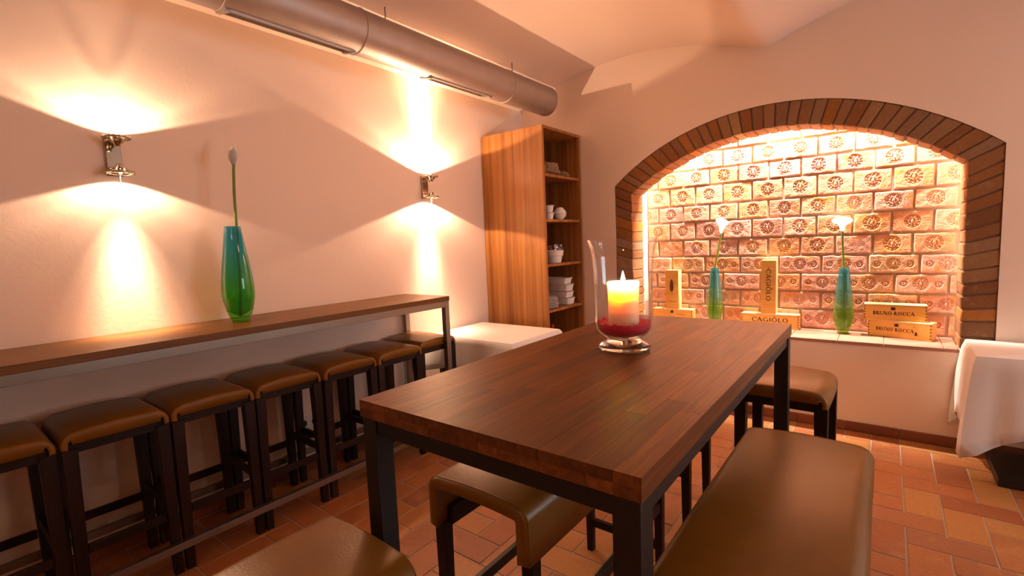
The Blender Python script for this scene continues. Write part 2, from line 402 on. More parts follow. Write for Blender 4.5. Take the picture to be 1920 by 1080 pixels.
def smooth(a, b, x):
    t = max(0, min(1, (x-a)/(b-a))); return t*t*(3-2*t)
def medallion(dx, dz, R):
    r = sqrt(dx*dx+dz*dz)/R
    if r > 1.12: return 0
    th = atan2(dz, dx)
    h = -.0058*(1-smooth(.88, 1.0, r))                        # sunken round field
    wings = (abs(cos(5.5*th)) ** 1.3)*smooth(.22, .35, r)*(1-smooth(.78, .92, r))
    body = 1-smooth(.16, .30, sqrt((dx/R*1.5)**2+(dz/R*.75)**2))
    heads = max(0, 1-abs(sqrt((abs(dx)/R-.22)**2+(dz/R-.55)**2)/.18))
    h += .0078*max(wings*(.55+.45*sin(14*r+2)), body, heads)
    return h
def dstamp(dx, dz, R):
    r = sqrt(dx*dx+dz*dz)/R
    if r > 1.1: return 0
    h = -.0055*(1-smooth(.82, 1.0, r))
    x, z = dx/R, dz/R
    stem = (abs(x+.28) < .12) and abs(z) < .5
    rr = sqrt(((x+.28)/.75)**2+(z/.5)**2)
    bowl = x > -.28 and .62 < rr < 1.05
    if stem or bowl: h += .0055
    return h
def brick_mesh(nm, wd, ht, kind, off, seed):
    nxq, nzq = max(6, int(wd/.0032)), int(ht/.0032)
    V = []; F = []
    rnd = random.Random(seed); tl = [rnd.uniform(-.003, .003) for _ in range(4)]
    sv = Vector((seed*3.1, seed*1.7, 0)); RR = rnd.uniform(.047, .053)*(.9 if kind == 3 else 1.0)
    skip = kind == 1 and rnd.random() < .06
    for j in range(nzq+1):
        for i in range(nxq+1):
            u, v = i/nxq, j/nzq
            x, z = (u-.5)*wd, (v-.5)*ht
            ex = min(x+wd/2, wd/2-x); ez = min(z+ht/2, ht/2-z)
            e = min(ex, ez); cr = sqrt(max(0, .016-ex)**2+max(0, .016-ez)**2)
            h = .015*smooth(0, .008, e)-.010*smooth(.010, .022, cr)
            nz = noise.noise(Vector((x*28, z*28, 0))+sv)*.0013+noise.noise(Vector((x*110, z*110, 3))+sv)*.0010+noise.noise(Vector((x*260, z*260, 5))+sv)*.0005
            h += nz+tl[0]*(1-u)*(1-v)+tl[1]*u*(1-v)+tl[2]*u*v+tl[3]*(1-u)*v
            if not skip: h += medallion(x-off, z, RR)
            if kind == 3: h += dstamp(x-off+.092, z, .024)+dstamp(x-off-.092, z, .024)
            jit = .0045*noise.noise(Vector((x*25, z*25, 9))+sv)
            V.append((x*(1+jit*2/ wd*.5), -h, z+jit))
    for j in range(nzq):
        for i in range(nxq):
            a = j*(nxq+1)+i; F.append((a, a+1, a+nxq+2, a+nxq+1))
    b0 = len(V); per = [i for i in range(nxq+1)]+[j*(nxq+1)+nxq for j in range(1, nzq+1)]+[nzq*(nxq+1)+i for i in range(nxq-1, -1, -1)]+[j*(nxq+1) for j in range(nzq-1, 0, -1)]
    V += [(V[p][0], .012, V[p][2]) for p in per]; m = len(per)
    F += [(per[(k+1) % m], per[k], b0+k, b0+(k+1) % m) for k in range(m)]
    return mesh(nm, V, F, BRICK, True)
zc = [.628, .776, .915, 1.053, 1.192, 1.338, 1.494, 1.636, 1.798, 1.934, 2.078, 2.23]
cache = {}
for ci in range(len(zc)-1):
    z0, z1 = zc[ci], zc[ci+1]; triple = ci < 4; ht = z1-z0-.0075
    wd = .285 if triple else .2235
    # one joint of each course measured in the picture, alternate courses shifted half a brick
    x0 = (2.346 if triple else 2.338) + (wd*.47 if ci % 2 else 0)
    x = x0-wd*math.ceil((x0-AXL+.02)/wd)
    while x < AXR+.02:
        a, b = max(x, AXL-.015), min(x+wd, AXR+.015)
        if b-a > .035:
            zi = .5*(z0+z1)
            full = abs(b-a-wd) < .004
            off = (x+wd/2)-(a+b)/2
            if full:
                key = (ci, random.randrange(5))
                if key not in cache: cache[key] = brick_mesh('stamped_brick', wd-.0065, ht, 3 if triple else 1, 0, ci*10+key[1])
                me = cache[key]
            else: me = brick_mesh('stamped_brick', b-a-.0065, ht, 3 if triple else 1, off, random.randrange(1000, 9999))
            o = link('brick', me, niche, ((a+b)/2, YB+random.uniform(-.004, .004), zi), (random.uniform(-.02, .02), random.uniform(-.012, .012), random.uniform(-.015, .015)))
        x += wd
# sill of tiles
sl = struct(MB().box((AXL, D+.004, SZ-.10), (AXR, YB+.012, SZ-.012)).obj('trim_2', MORTAR))
jx = [AXL+.002]+[2.6144-.285*k for k in range(5, 0, -1)]+[2.6144, 2.8676, 3.1629, AXR-.002]
for a, b in zip(jx[:-1], jx[1:]): sbox('tile', (a+.0015, D-.006, SZ-.022), (b-.0015, YB+.02, SZ), SILL, sl, .002, 1)
# skirting tiles
def skirt(name, pts, axis):
    base = struct(MB().box(*(((0, D-.006, -.003), (XR, D+.001, .058)) if axis == 0 else ((-.001, YF, -.003), (.006, D, .058)))).obj(name, GROUT))
    for a, b in zip(pts[:-1], pts[1:]):
        if axis == 0: sbox('tile', (a+.0015, D-.014, 0), (b-.0015, D-.004, .0655), SKIRT, base, .002, 1)
        else: sbox('tile', (.004, a+.0015, 0), (.014, b-.0015, .0655), SKIRT, base, .002, 1)
skirt('baseboard_back', [2.6721+.2875*k for k in range(-9, 9)], 0)
skirt('baseboard_left', [-2.4+.2875*k for k in range(18)], 1)

# lamps hidden in the head of the niche
for x, pw, wh in ((1.50, 130, 'nearest the shelf unit'), (2.2, 175, 'in the middle'), (2.85, 115, 'nearest the white-clothed side table')):
    t = thing('niche_spotlight', 'small steel spotlight hidden behind the brick arch head, '+wh, 'spotlight', (x, D+.300, 2.40), group='spotlights in the head of the niche')
    MB().lathe([(.0, 0), (.032, 0), (.032, -.05), (.028, -.05), (.026, -.02), (0, -.02)], 20).obj('housing', STEEL, t, smooth=True)
    light('niche_beam', 'SPOT', (0, 0, -.055), pw, (1, .78, .61), t, aim=(0, .03, -1), spot_size=radians(165), spot_blend=.6, shadow_soft_size=.02)

# ------------------------------------------------------------ seats
def roll_profile(w, h, R, zb, th, n=8, crown=.006):
    """closed cross-section (x,z,nx,nz) of a padded panel folded down at both ends"""
    out = []
    out.append((-w, zb, -1, 0)); out.append((-w, (zb+h-R)/2, -1, 0))
    for k in range(n+1):
        a = pi-(pi/2)*k/n; out.append((-w+R+R*cos(a), h-R+R*sin(a), cos(a), sin(a)))
    for k in range(1, 8):
        u = k/8; out.append((-w+R+(2*w-2*R)*u, h+crown*sin(pi*u), 0, 1))
    for k in range(n+1):
        a = pi/2-(pi/2)*k/n; out.append((w-R+R*cos(a), h-R+R*sin(a), cos(a), sin(a)))
    out.append((w, (zb+h-R)/2, 1, 0)); out.append((w, zb, 1, 0))
    return out
def rolled_seat(w, depth, h, R, zb, th, under=None, er=.012):
    """w half width (x), depth along y centred; under: flat underside height for box seats"""
    P = roll_profile(w, h, R, zb, th)
    m = len(P); sec = []
    for (y, e) in [(-depth/2, er), (-depth/2+er*.3, er*.3), (-depth/2+er, 0), (0, -.002), (depth/2-er, 0), (depth/2-er*.3, er*.3), (depth/2, er)]:
        o = [(x-nx*e, y, z-nz*e) for x, z, nx, nz in P]
        inn = []
        for x, z, nx, nz in P:
            xi, zi = x-nx*th, z-nz*th
            if under is not None: zi = min(zi, under) if abs(x) < w-th*.9 else zi
            inn.append((xi, y, zi))
        o[0] = (o[0][0], y, zb+e*.6); o[-1] = (o[-1][0], y, zb+e*.6)
        sec.append(o+inn[::-1])
    V = []; F = []; L = 2*m
    for s in sec: V += s
    for i in range(len(sec)-1):
        F += [(i*L+k, i*L+(k+1) % L, (i+1)*L+(k+1) % L, (i+1)*L+k) for k in range(L)]
    for k in range(m-1):
        F.append((k, 2*m-1-k, 2*m-2-k, k+1)); b = (len(sec)-1)*L
        F.append((b+k, b+k+1, b+2*m-2-k, b+2*m-1-k))
    return V, F, P

SW, SD, SH = .346, .385, .742      # stool seat width (x), depth (y), height
def make_stool():
    t = thing('bar_stool', '', 'stool')
    V, F, P = rolled_seat(SW/2, SD, SH, .05, SH-.066, .020, under=SH-.046, er=.010)
    link('seat', mesh('stool_seat', V, F, LEATHER, True), t)
    # legs: front at -y
    for sx in (-1, 1):
        for sy in (-1, 1):
            cx, cy = sx*(SW/2-.0245), sy*(SD/2-.028)
            MB().taper((cx+sx*.004, cy), .0165, 0, (cx, cy), .0235, SH-.067).obj('leg', DARKWOOD, t, bevel=.0015, seg=1)
    xi, yi = SW/2-.047, SD/2-.052
    for sy in (-1, 1):
        y = sy*(SD/2-.026)
        sbox('apron', (-SW/2+.021, y-.011, SH-.085), (SW/2-.021, y+.011, SH-.045), DARKWOOD, t, .001, 1)
        zs = .250 if sy < 0 else .245
        sbox('stretcher', (-xi-.003, y-.009, zs), (xi+.003, y+.009, zs+.036), DARKWOOD, t, .002, 1)
    for sx in (-1, 1):
        x = sx*(SW/2-.030)
        sbox('apron', (x-.006, -yi, SH-.085), (x+.006, yi, SH-.067), DARKWOOD, t, .001, 1)
        sbox('stretcher', (x-.009, -yi-.003, .30), (x+.009, yi+.003, .336), DARKWOOD, t, .002, 1)
    return t
proto = make_stool()
bnd = [-1.125, -.77, -.412, -.068, .290, .655, 1.000, 1.365]
ordn = ['seventh', 'sixth', 'fifth', 'fourth', 'third', 'second', 'first']
used = False
def place_stool(x, y, rz, label, group):
    global used
    o = proto if not used else copy_tree(proto)
    used = True
    o.location = (x, y, 0); o.rotation_euler = (0, 0, rz); o['label'] = label; o['group'] = group; o['category'] = 'stool'
    return o
for k in range(7):
    x = .470-SD/2 if k < 6 else .4312-SD/2
    place_stool(x, (bnd[k]+bnd[k+1])/2, pi/2+random.uniform(-.004, .004), 'brown leather bar stool under the wall counter, %s from the white-clothed corner table' % ordn[k], 'bar stools under the wall counter')
place_stool(2.53, 1.10+SD/2, -.02, 'brown leather bar stool before the back wall, nearer the wine boxes marked in serif capitals', 'bar stools around the high table')
place_stool(1.995, 1.075+SD/2, .01, 'brown leather bar stool behind the far table end, mostly hidden by the table top', 'bar stools around the high table')
place_stool(1.945, -.482-SD/2, pi+.01, 'brown leather bar stool at the near short end of the high table', 'bar stools around the high table')

BW, BL, BH, BZ = .355, .955, .730, .578
def make_bench(label, loc, rz=0):
    t = thing('bench', label, 'bench', loc, rz, 'leather benches at the high table')
    V, F, P = rolled_seat(BW/2, BL, BH, .042, BZ, .034, er=.012)
    st = link('seat', mesh('bench_seat', V, F, LEATHER, True), t)
    for sy in (-1, 1):
        MB().tube([(x-nx*.002, sy*(BL/2-.010), z-nz*.002) for x, z, nx, nz in P], .0032, 6).obj('piping', LEATHER, st, smooth='all')
    for sx in (-1, 1):
        for sy in (-1, 1):
            cx, cy = sx*(BW/2-.020), sy*(BL/2-.040)
            MB().taper((cx, cy), .014, 0, (cx, cy), .0185, BZ+.004).obj('leg', DARKWOOD, t, bevel=.0015, seg=1)
        sbox('seat_rail', (sx*(BW/2-.046)-.010, -BL/2+.04, BZ-.004), (sx*(BW/2-.046)+.010, BL/2-.04, BZ+.05), DARKWOOD, t, .001, 1)
        sbox('stretcher', (sx*(BW/2-.020)-.010, -BL/2+.05, .285), (sx*(BW/2-.020)+.010, BL/2-.05, .322), DARKWOOD, t, .002, 1)
    for sy in (-1, 1):
        y = sy*(BL/2-.040)
        sbox('stretcher', (-BW/2+.03, y-.010, .115), (BW/2-.03, y+.010, .15), DARKWOOD, t, .002, 1)
    return t
make_bench('brown leather bench with folded-down sides tucked under the high table', (2.008, -.20+BL/2, 0))
make_bench('brown leather bench standing along the open long side of the high table', (2.672, .655-BL/2, 0))

# ------------------------------------------------------------ high table
TX0, TX1, TY0, TY1, TZ, TT = 1.889, 2.5846, -.4404, .999, 1.0294, .040
tb = thing('high_table', 'tall butcher-block table on a black steel frame carrying the candle vase', 'table', ((TX0+TX1)/2, (TY0+TY1)/2, 0))
ox, oy = (TX0+TX1)/2, (TY0+TY1)/2
hx, hy = (TX1-TX0)/2, (TY1-TY0)/2
top = MB().box((-hx+.002, -hy+.002, TZ-TT-.002), (hx-.002, hy-.002, TZ-.004)).obj('tabletop', DARKWOOD, tb)
rows = 15; rw = 2*hx/rows
for r in range(rows):
    y = -hy; 
    first = True
    while y < hy-1e-4:
        L = random.uniform(.10, .5) if first else random.uniform(.34, .62); first = False
        y1 = y+L
        if hy-y1 < .12: y1 = hy
        x0 = -hx+r*rw
        for (za, zb_) in ((TZ-TT, TZ-TT/2-.0002), (TZ-TT/2+.0002, TZ)) if (y == -hy or y1 == hy or r in (0, rows-1)) else ((TZ-TT, TZ),):
            MB().box((x0+.0002, y+.0002, za), (x0+rw-.0002, y1-.0002, zb_)).obj('stave', TABLEWOOD, top)
        y = y1
lg, rr_ = .024, .040
for sx in (-1, 1):
    for sy in (-1, 1):
        cx, cy = sx*(hx-lg-.003), sy*(hy-lg-.003)
        sbox('leg', (cx-lg, cy-lg, 0), (cx+lg, cy+lg, TZ-TT-.002), BLACK, tb, .003, 2)
    sbox('frame_rail', (sx*(hx-lg-.003)-.019, -hy+.05, TZ-TT-.038), (sx*(hx-lg-.003)+.019, hy-.05, TZ-TT-.002), BLACK, tb, .002, 2)
for sy in (-1, 1):
    sbox('frame_rail', (-hx+.05, sy*(hy-lg-.003)-.019, TZ-TT-.038), (hx-.05, sy*(hy-lg-.003)+.019, TZ-TT-.002), BLACK, tb, .002, 2)

# ------------------------------------------------------------ wall counter
KX, KY1, KY0, KZ = .4735, 1.272, -2.3, 1.0306
kc = thing('long_counter', 'long narrow wooden counter on a brushed steel frame along the wall', 'counter', (0, 0, 0))
sbox('counter_top', (.004, KY0, KZ-.033), (KX, KY1, KZ), COUNTERWOOD, kc, .002)
sbox('frame_rail', (KX-.042, KY0+.02, KZ-.074), (KX-.004, KY1-.041, KZ-.0335), STEEL, kc, .0015)
sbox('frame_rail', (.010, KY0+.02, KZ-.074), (.045, KY1-.041, KZ-.0335), STEEL, kc, .0015)
sbox('frame_rail', (.010, KY1-.04, KZ-.074), (KX-.004, KY1-.003, KZ-.0335), STEEL, kc, .0015)
for y in (KY1-.04, KY0+.02):
    sbox('leg', (KX-.042, y, 0), (KX-.004, y+.037, KZ-.0745), STEEL, kc, .0015)
    sbox('leg', (.010, y, 0), (.045, y+.037, KZ-.0745), STEEL, kc, .0015)
sbox('foot_rail', (KX-.004, KY0+.02, .122), (KX+.028, KY1-.003, .154), STEEL, kc, .0015)
sbox('rear_rail', (.016, KY0+.06, .118), (.042, KY1-.041, .150), STEEL, kc, .0015)

# ------------------------------------------------------------ cabinet
BX, BY, BZT = .654, 2.2263, 2.3163
cb = thing('shelf_cabinet', 'tall open wooden shelf unit in the room corner beside the arched niche', 'cabinet', (0, 0, 0))
YE = D-.012
sbox('side_panel', (.006, BY, .0), (BX, BY+.024, BZT), CABWOOD, cb, .0015)
sbox('side_panel', (.006, YE-.024, 0), (BX, YE, BZT), CABWOOD, cb, .0015)
sbox('top_panel', (.006, BY+.0245, BZT-.024), (BX, YE-.0245, BZT), CABWOOD, cb, .0015)
sbox('back_panel', (.006, BY+.0245, .01), (.014, YE-.0245, BZT-.0245), CABWOOD, cb, 0)
SHZ = [1.935, 1.562, 1.187, .800, .42, .08]
for z in SHZ: sbox('shelf', (.0145, BY+.0245, z-.022), (BX-.012, YE-.0245, z), CABWOOD, cb, .0015)

def dish(name, label, cat, prof, loc, group=None, n=32, mat=PORCELAIN):
    o = MB().lathe(prof, n).obj(name, mat, smooth=True, loc=loc); return setp(o, label, cat, group)
BOWL = [(0, 0), (.026, 0), (.030, .006), (.052, .030), (.060, .052), (.057, .053), (.049, .033), (.027, .010), (0, .009)]
o = dish('bowl', 'small white porcelain bowl under an upturned bowl on the cabinet shelf', 'bowl', BOWL, (.575, 2.585, SHZ[1]+.001), 'white bowls in the cabinet')
o = dish('bowl', 'small white porcelain bowl turned upside down on another bowl', 'bowl', [(r, .1075-z) for r, z in BOWL], (.575, 2.585, SHZ[1]+.001), 'white bowls in the cabinet')
CUP = [(0, 0), (.028, 0), (.032, .004), (.040, .05), (.050, .058), (.049, .060), (.037, .052), (.028, .008), (0, .007)]
for k in range(2):
    dish('cup', ('white flared cup standing behind the round bowl pair', 'white flared cup stacked on another cup')[k], 'cup', CUP, (.56, 2.435, SHZ[1]+.001+k*.062), 'white cups in the cabinet')
# ribbed pot with a rim band, foil package behind
pot = [(0, 0), (.058, 0), (.062, .004), (.072, .062), (.080, .064), (.086, .108), (.082, .110), (.068, .066), (.058, .010), (0, .009)]
dish('pot', 'white rimmed porcelain pot in front of the foil package', 'pot', pot, (.555, 2.50, SHZ[2]+.001))
def crumple(name, label, cat, loc, dim, mat, seed, amp=.25, fq=9):
    bm = bmesh.new(); bmesh.ops.create_icosphere(bm, subdivisions=4, radius=1)
    for v in bm.verts:
        d = v.co.normalized(); k = 1+amp*(noise.noise(d*fq*.3+Vector((seed, 0, 0)))+.6*abs(noise.noise(d*fq+Vector((0, seed, 0)))))
        q = Vector((abs(d.x)**.6*math.copysign(1, d.x), abs(d.y)**.6*math.copysign(1, d.y), abs(d.z)**.6*math.copysign(1, d.z)))*k
        v.co = Vector((q.x*dim[0]/2, q.y*dim[1]/2, max(0, (q.z+1)*dim[2]/2)))
    me = bpy.data.meshes.new(name); bm.to_mesh(me); bm.free(); me.materials.append(mat)
    o = link(name, me, None, loc); return setp(o, label, cat)
crumple('foil_package', 'crumpled silver foil package behind the rimmed white pot', 'package', (.45, 2.68, SHZ[2]+.001), (.12, .15, .16), FOIL, 3)
crumple('film_bundle', 'clear plastic film wrapped around a tall bundle on the top shelf', 'package', (.53, 2.44, SHZ[0]+.001), (.18, .22, .11), FILM, 5, .3, 7)
crumple('film_roll', 'low crumpled plastic film bag lying at the right on the top shelf', 'package', (.54, 2.66, SHZ[0]+.001), (.14, .14, .055), FILM, 8, .3, 8)
# oblong white dishes stacked
def tub(w, l, h):
    mb = MB(); R = []
    for (s, z) in ((.86, 0), (.90, .003), (.98, h-.004), (1.03, h-.002), (1.03, h), (.95, h), (.87, .006)):
        ring_ = []
        for k in range(24):
            a = 2*pi*k/24; cx, cy = cos(a), sin(a); q = (abs(cx)**5+abs(cy)**5)**(-1/5)
            ring_.append((w/2*s*cx*q, l/2*s*cy*q, z))
        R.append(ring_)
    V = [v for r in R for v in r]; F = [tuple(range(24))[::-1], tuple(6*24+k for k in range(24))]
    for i in range(6): F += [(i*24+k, i*24+(k+1) % 24, (i+1)*24+(k+1) % 24, (i+1)*24+k) for k in range(24)]
    return mb.add(V, F)
zz = SHZ[3]+.001
for k, (h, dy, nm_) in enumerate(((.062, .012, 'bottom'), (.058, -.004, 'second'), (.066, -.002, 'third'), (.058, -.028, 'topmost'))):
    o = tub(.30, .135, h).obj('serving_dish', PORCELAIN, smooth=True, loc=(.475, 2.675+dy, zz)); zz += h+.0005
    setp(o, 'deep white rectangular serving dish, %s of its stack in the cabinet' % nm_, 'dish', 'stacked serving dishes')
zz = SHZ[3]+.001
PL = [(0, 0), (.055, 0), (.060, .004), (.100, .015), (.101, .018), (.060, .008), (0, .006)]
for k in range(7):
    dish('plate', 'white porcelain plate beside the serving dishes, %s of its stack' % ('lowest', 'second from the bottom', 'third from the bottom', 'middle one', 'third from the top', 'second from the top', 'topmost')[k], 'plate', [(r*(1-.02*k), z) for r, z in PL], (.54+.004*((k*7) % 3), 2.385+.003*((k*5) % 4), zz), 'stacked plates'); zz += .0135
# wire basket with a red ball on the low shelf
bk = thing('wire_basket', 'dark wire basket with an opening on the low cabinet shelf', 'basket', (.50, 2.52, SHZ[4]+.002))
m_ = MB()
for z, r in ((.002, .07), (.05, .085), (.10, .10), (.15, .11)): m_.tube([(r*cos(2*pi*k/28), r*sin(2*pi*k/28), z+.002) for k in range(28)], .002, 6, True)
m_.obj('hoop', BLACK, bk)
for k in range(14):
    a = 2*pi*k/14; MB().tube([(.07*cos(a), .07*sin(a), .003), (.11*cos(a), .11*sin(a), .153)], .0015, 5).obj('wire', BLACK, bk)
bt = thing('small_bottle', 'small dark bottle with a red cap standing in the wire basket', 'bottle', (.49, 2.53, SHZ[4]+.006))
MB().lathe([(0, 0), (.026, 0), (.028, .004), (.028, .12), (.014, .155), (.014, .172), (0, .172)], 24).obj('body', plain('dark_glass', (.02, .012, .008), .12), bt, smooth=True)
MB().lathe([(.0001, .1725), (.017, .1725), (.018, .176), (.018, .200), (.015, .204), (.0001, .204)], 24).obj('cap', plain('red_gloss', (.6, .01, .02), .25), bt, smooth=True)

# ------------------------------------------------------------ cloth-covered tables
def cloth_table(loc, lx, ly, z, drop, extra, label, clabel, seed, legs=True):
    t = thing('side_table', label, 'table', loc, 0)
    sbox('table_top', (-lx/2+.01, -ly/2+.01, z-.03), (lx/2-.01, ly/2-.01, z-.004), DARKWOOD, t, .002)
    if legs:
        for sx in (-1, 1):
            for sy in (-1, 1): sbox('leg', (sx*(lx/2-.05)-.02, sy*(ly/2-.05)-.02, 0), (sx*(lx/2-.05)+.02, sy*(ly/2-.05)+.02, z-.0305), DARKWOOD, t, .002)
    else:
        sbox('base_plate', (-lx/2+.10, -ly/2+.01, 0), (lx/2-.10, ly/2-.04, .05), BLACK, t, .004)
        sbox('column', (-.04, -.04, .0505), (.04, .04, z-.0305), BLACK, t, .004)
    # cloth: a grid that lies on the top and falls at the edges
    rnd = random.Random(seed)
    per = []
    n = 30
    R = .012
    cor = [(-1, -1), (1, -1), (1, 1), (-1, 1)]
    pts = []
    for c in range(4):
        a = Vector((cor[c][0]*lx/2, cor[c][1]*ly/2)); b = Vector((cor[(c+1) % 4][0]*lx/2, cor[(c+1) % 4][1]*ly/2))
        d = (b-a).normalized(); nn = Vector((d.y, -d.x))
        for k in range(n):
            u = k/n; L = (b-a).length; s = u*L
            prox = max(0, 1-min(s, L-s)/.20)
            dirn = nn.copy()
            if k == 0: dirn = Vector(cor[c]).normalized()*1.0
            else:
                f = .55*prox**2
                cn = cor[c] if s < L/2 else cor[(c+1) % 4]
                dirn = (nn*(1-f)+Vector(cn).normalized()*f)
            pts.append((a.lerp(b, u), dirn, prox, s, c))
    lev = [0, .01, .03, .08, .16, .26, .38, .52, .68, .84, 1.0]
    m = len(pts); V = []; F = []
    for l in lev:
        for (p, dr, pr, s, c) in pts:
            dp = drop+extra*pr**1.5
            wv = .016*sin(s*19+c*2+seed)*l*(1-.4*pr)+.008*sin(s*43+seed*2)*l
            off = .006+.012*min(1, l*12)+(wv+.018*l+.09*pr**2*l*(1-.45*l))
            q = p+dr*(off if l > 0 else 0)
            q.y = min(q.y, D-.022-loc[1]); q.x = max(q.x, .02-loc[0])
            V.append((q.x, q.y, z+.002-dp*l*(1 if l > .01 else .6)+(.0 if l else 0)))
    for i in range(len(lev)-1): F += [(i*m+k, (i+1)*m+k, (i+1)*m+(k+1) % m, i*m+(k+1) % m) for k in range(m)]
    c0 = len(V); V.append((0, 0, z+.002)); F += [(c0, k, (k+1) % m) for k in range(m)]
    me = mesh('tablecloth', V, F, CLOTH, True); me.set_sharp_from_angle(angle=radians(38))
    o = link('tablecloth', me, None, loc)
    md = o.modifiers.new('thick', 'SOLIDIFY'); md.thickness = .0012; md.offset = 1
    setp(o, clabel, 'tablecloth', 'white tablecloths'); return o
cloth_table((.455, 1.772, 0), .79, .60, .690, .24, .04, 'low corner table hidden beneath a white cloth beside the shelf unit', 'white cloth draped over the corner table beside the shelf unit', 1)
cloth_table((3.655, 2.590, 0), .79, .470, .690, .40, .15, 'side table on a black base plate by the brick jamb', 'white cloth with hanging corners on the table by the brick jamb', 4, False)

# ------------------------------------------------------------ duct
DX, DZ, DR = .462, 2.603, .122
dk = thing('ventilation_duct', 'round galvanised ventilation duct hanging under the vault', 'duct', (DX, 0, DZ))
V = []; F = []
n = 48; ys = [YF+.02, -2.2, -1.1, -.10, .665, 1.15, 1.90, 2.58, 2.60]
def tubewall(y0, y1, a0, a1, mat_list=None):
    k0 = len(V); m = max(2, int((a1-a0)/(2*pi)*n))
    for y in (y0, y1):
        for k in range(m+1):
            a = a0+(a1-a0)*k/m; V.append((DR*cos(a), y, DR*sin(a)))
    for k in range(m): F.append((k0+k, k0+k+1, k0+m+2+k, k0+m+1+k))
VA0, VA1 = radians(-128), radians(-78)          # slot facing down
slots = [(-.043, .63), (1.197, 1.815), (-1.35, -.68)]
edges = sorted([YF+.02, 2.60]+[v for s in slots for v in s])
for a, b in zip(edges[:-1], edges[1:]):
    if any(abs(a-s[0]) < 1e-6 for s in slots): tubewall(a, b, VA1, VA0+2*pi)
    else: tubewall(a, b, VA1, VA1+2*pi)
k0 = len(V); V += [(DR*cos(2*pi*k/n), 2.60, DR*sin(2*pi*k/n)) for k in range(n)]; F.append(tuple(k0+k for k in range(n)))
link('duct_shell', mesh('duct_shell', V, F, DUCT, True), dk).data.set_sharp_from_angle(angle=radians(50))
for y in (.655, -.06, 2.0, -1.6):
    MB().tube([(DR*1.008*cos(2*pi*k/n), y, DR*1.008*sin(2*pi*k/n)) for k in range(n)], .003, 6, True).obj('seam_ring', DUCT, dk, smooth='all')
am = (VA0+VA1)/2; half = (VA1-VA0)/2; ce, se = cos(am), sin(am); wv = DR*sin(half); dv = DR*cos(half)
for (a, b) in slots:
    mb = MB()
    def vp(u, y, dep): return (ce*(dv+dep)-se*u, y, se*(dv+dep)+ce*u)
    def vbox(u0, u1, y0, y1, d0, d1):
        P = [vp(u, y, d) for d in (d0, d1) for (u, y) in ((u0, y0), (u1, y0), (u1, y1), (u0, y1))]
        mb.add(P, [(0,3,2,1),(4,5,6,7),(0,1,5,4),(1,2,6,5),(2,3,7,6),(3,0,4,7)])
    fw = .012
    vbox(-wv, -wv+fw, a, b, -.012, .010); vbox(wv-fw, wv, a, b, -.012, .010)
    vbox(-wv, wv, a-.004, a+.018, -.012, .016); vbox(-wv, wv, b-.018, b+.004, -.012, .016)
    vt = mb.obj('vent', DUCT, dk, bevel=.001, seg=1)
    for q in range(3):
        u = -.022+.022*q; mb = MB(); vbox(u-.002, u+.002, a+.018, b-.018, -.020, .002); mb.obj('vane', DUCT, vt)
    mb = MB(); vbox(-wv, wv, a, b, -.030, -.022); mb.obj('damper', DUCT, vt)
for y in (-1.2, .875, 2.117):
    MB().tube([(0, y, DR-.002), (0, y, vault(DX)-DZ+.004)], .004, 8).obj('hanger_rod', STEEL, dk, smooth='all')

# ------------------------------------------------------------ wall lamps
def reflector_light(name, loc, power, parent, s, beam, spill, ringv, color):
    """halogen burner in a small reflector: narrow beam, weak middle field, brighter spill cut off by the rim"""
    o = light(name, 'POINT', loc, power, color, parent, aim=(-.05, 0, s), shadow_soft_size=.010)
    l = o.data; l.use_nodes = True; nt = l.node_tree
    em = [n for n in nt.nodes if n.type == 'EMISSION'][0]
    tc = N(nt, 'ShaderNodeTexCoord'); sp = N(nt, 'ShaderNodeSeparateXYZ'); nt.links.new(tc.outputs['Normal'], sp.inputs[0])
    ng = N(nt, 'ShaderNodeMath', operation='MULTIPLY'); ng.inputs[1].default_value = -1; nt.links.new(sp.outputs[2], ng.inputs[0])
    ac = N(nt, 'ShaderNodeMath', operation='ARCCOSINE'); nt.links.new(ng.outputs[0], ac.inputs[0])
    dv = N(nt, 'ShaderNodeMath', operation='DIVIDE'); dv.inputs[1].default_value = pi/2; nt.links.new(ac.outputs[0], dv.inputs[0])
    st = [(0, beam), (9, beam*.9), (14, beam*.42), (19, beam*.10+spill), (26, spill), (44, spill*1.1), (57, spill*1.3+ringv*.25), (64, ringv*.9), (69.3, ringv), (71.2, 0)]
    c = ramp(nt, dv.outputs[0], [(a/90, (v, v, v)) for a, v in st])
    nt.links.new(c, em.inputs['Strength'])
    return o
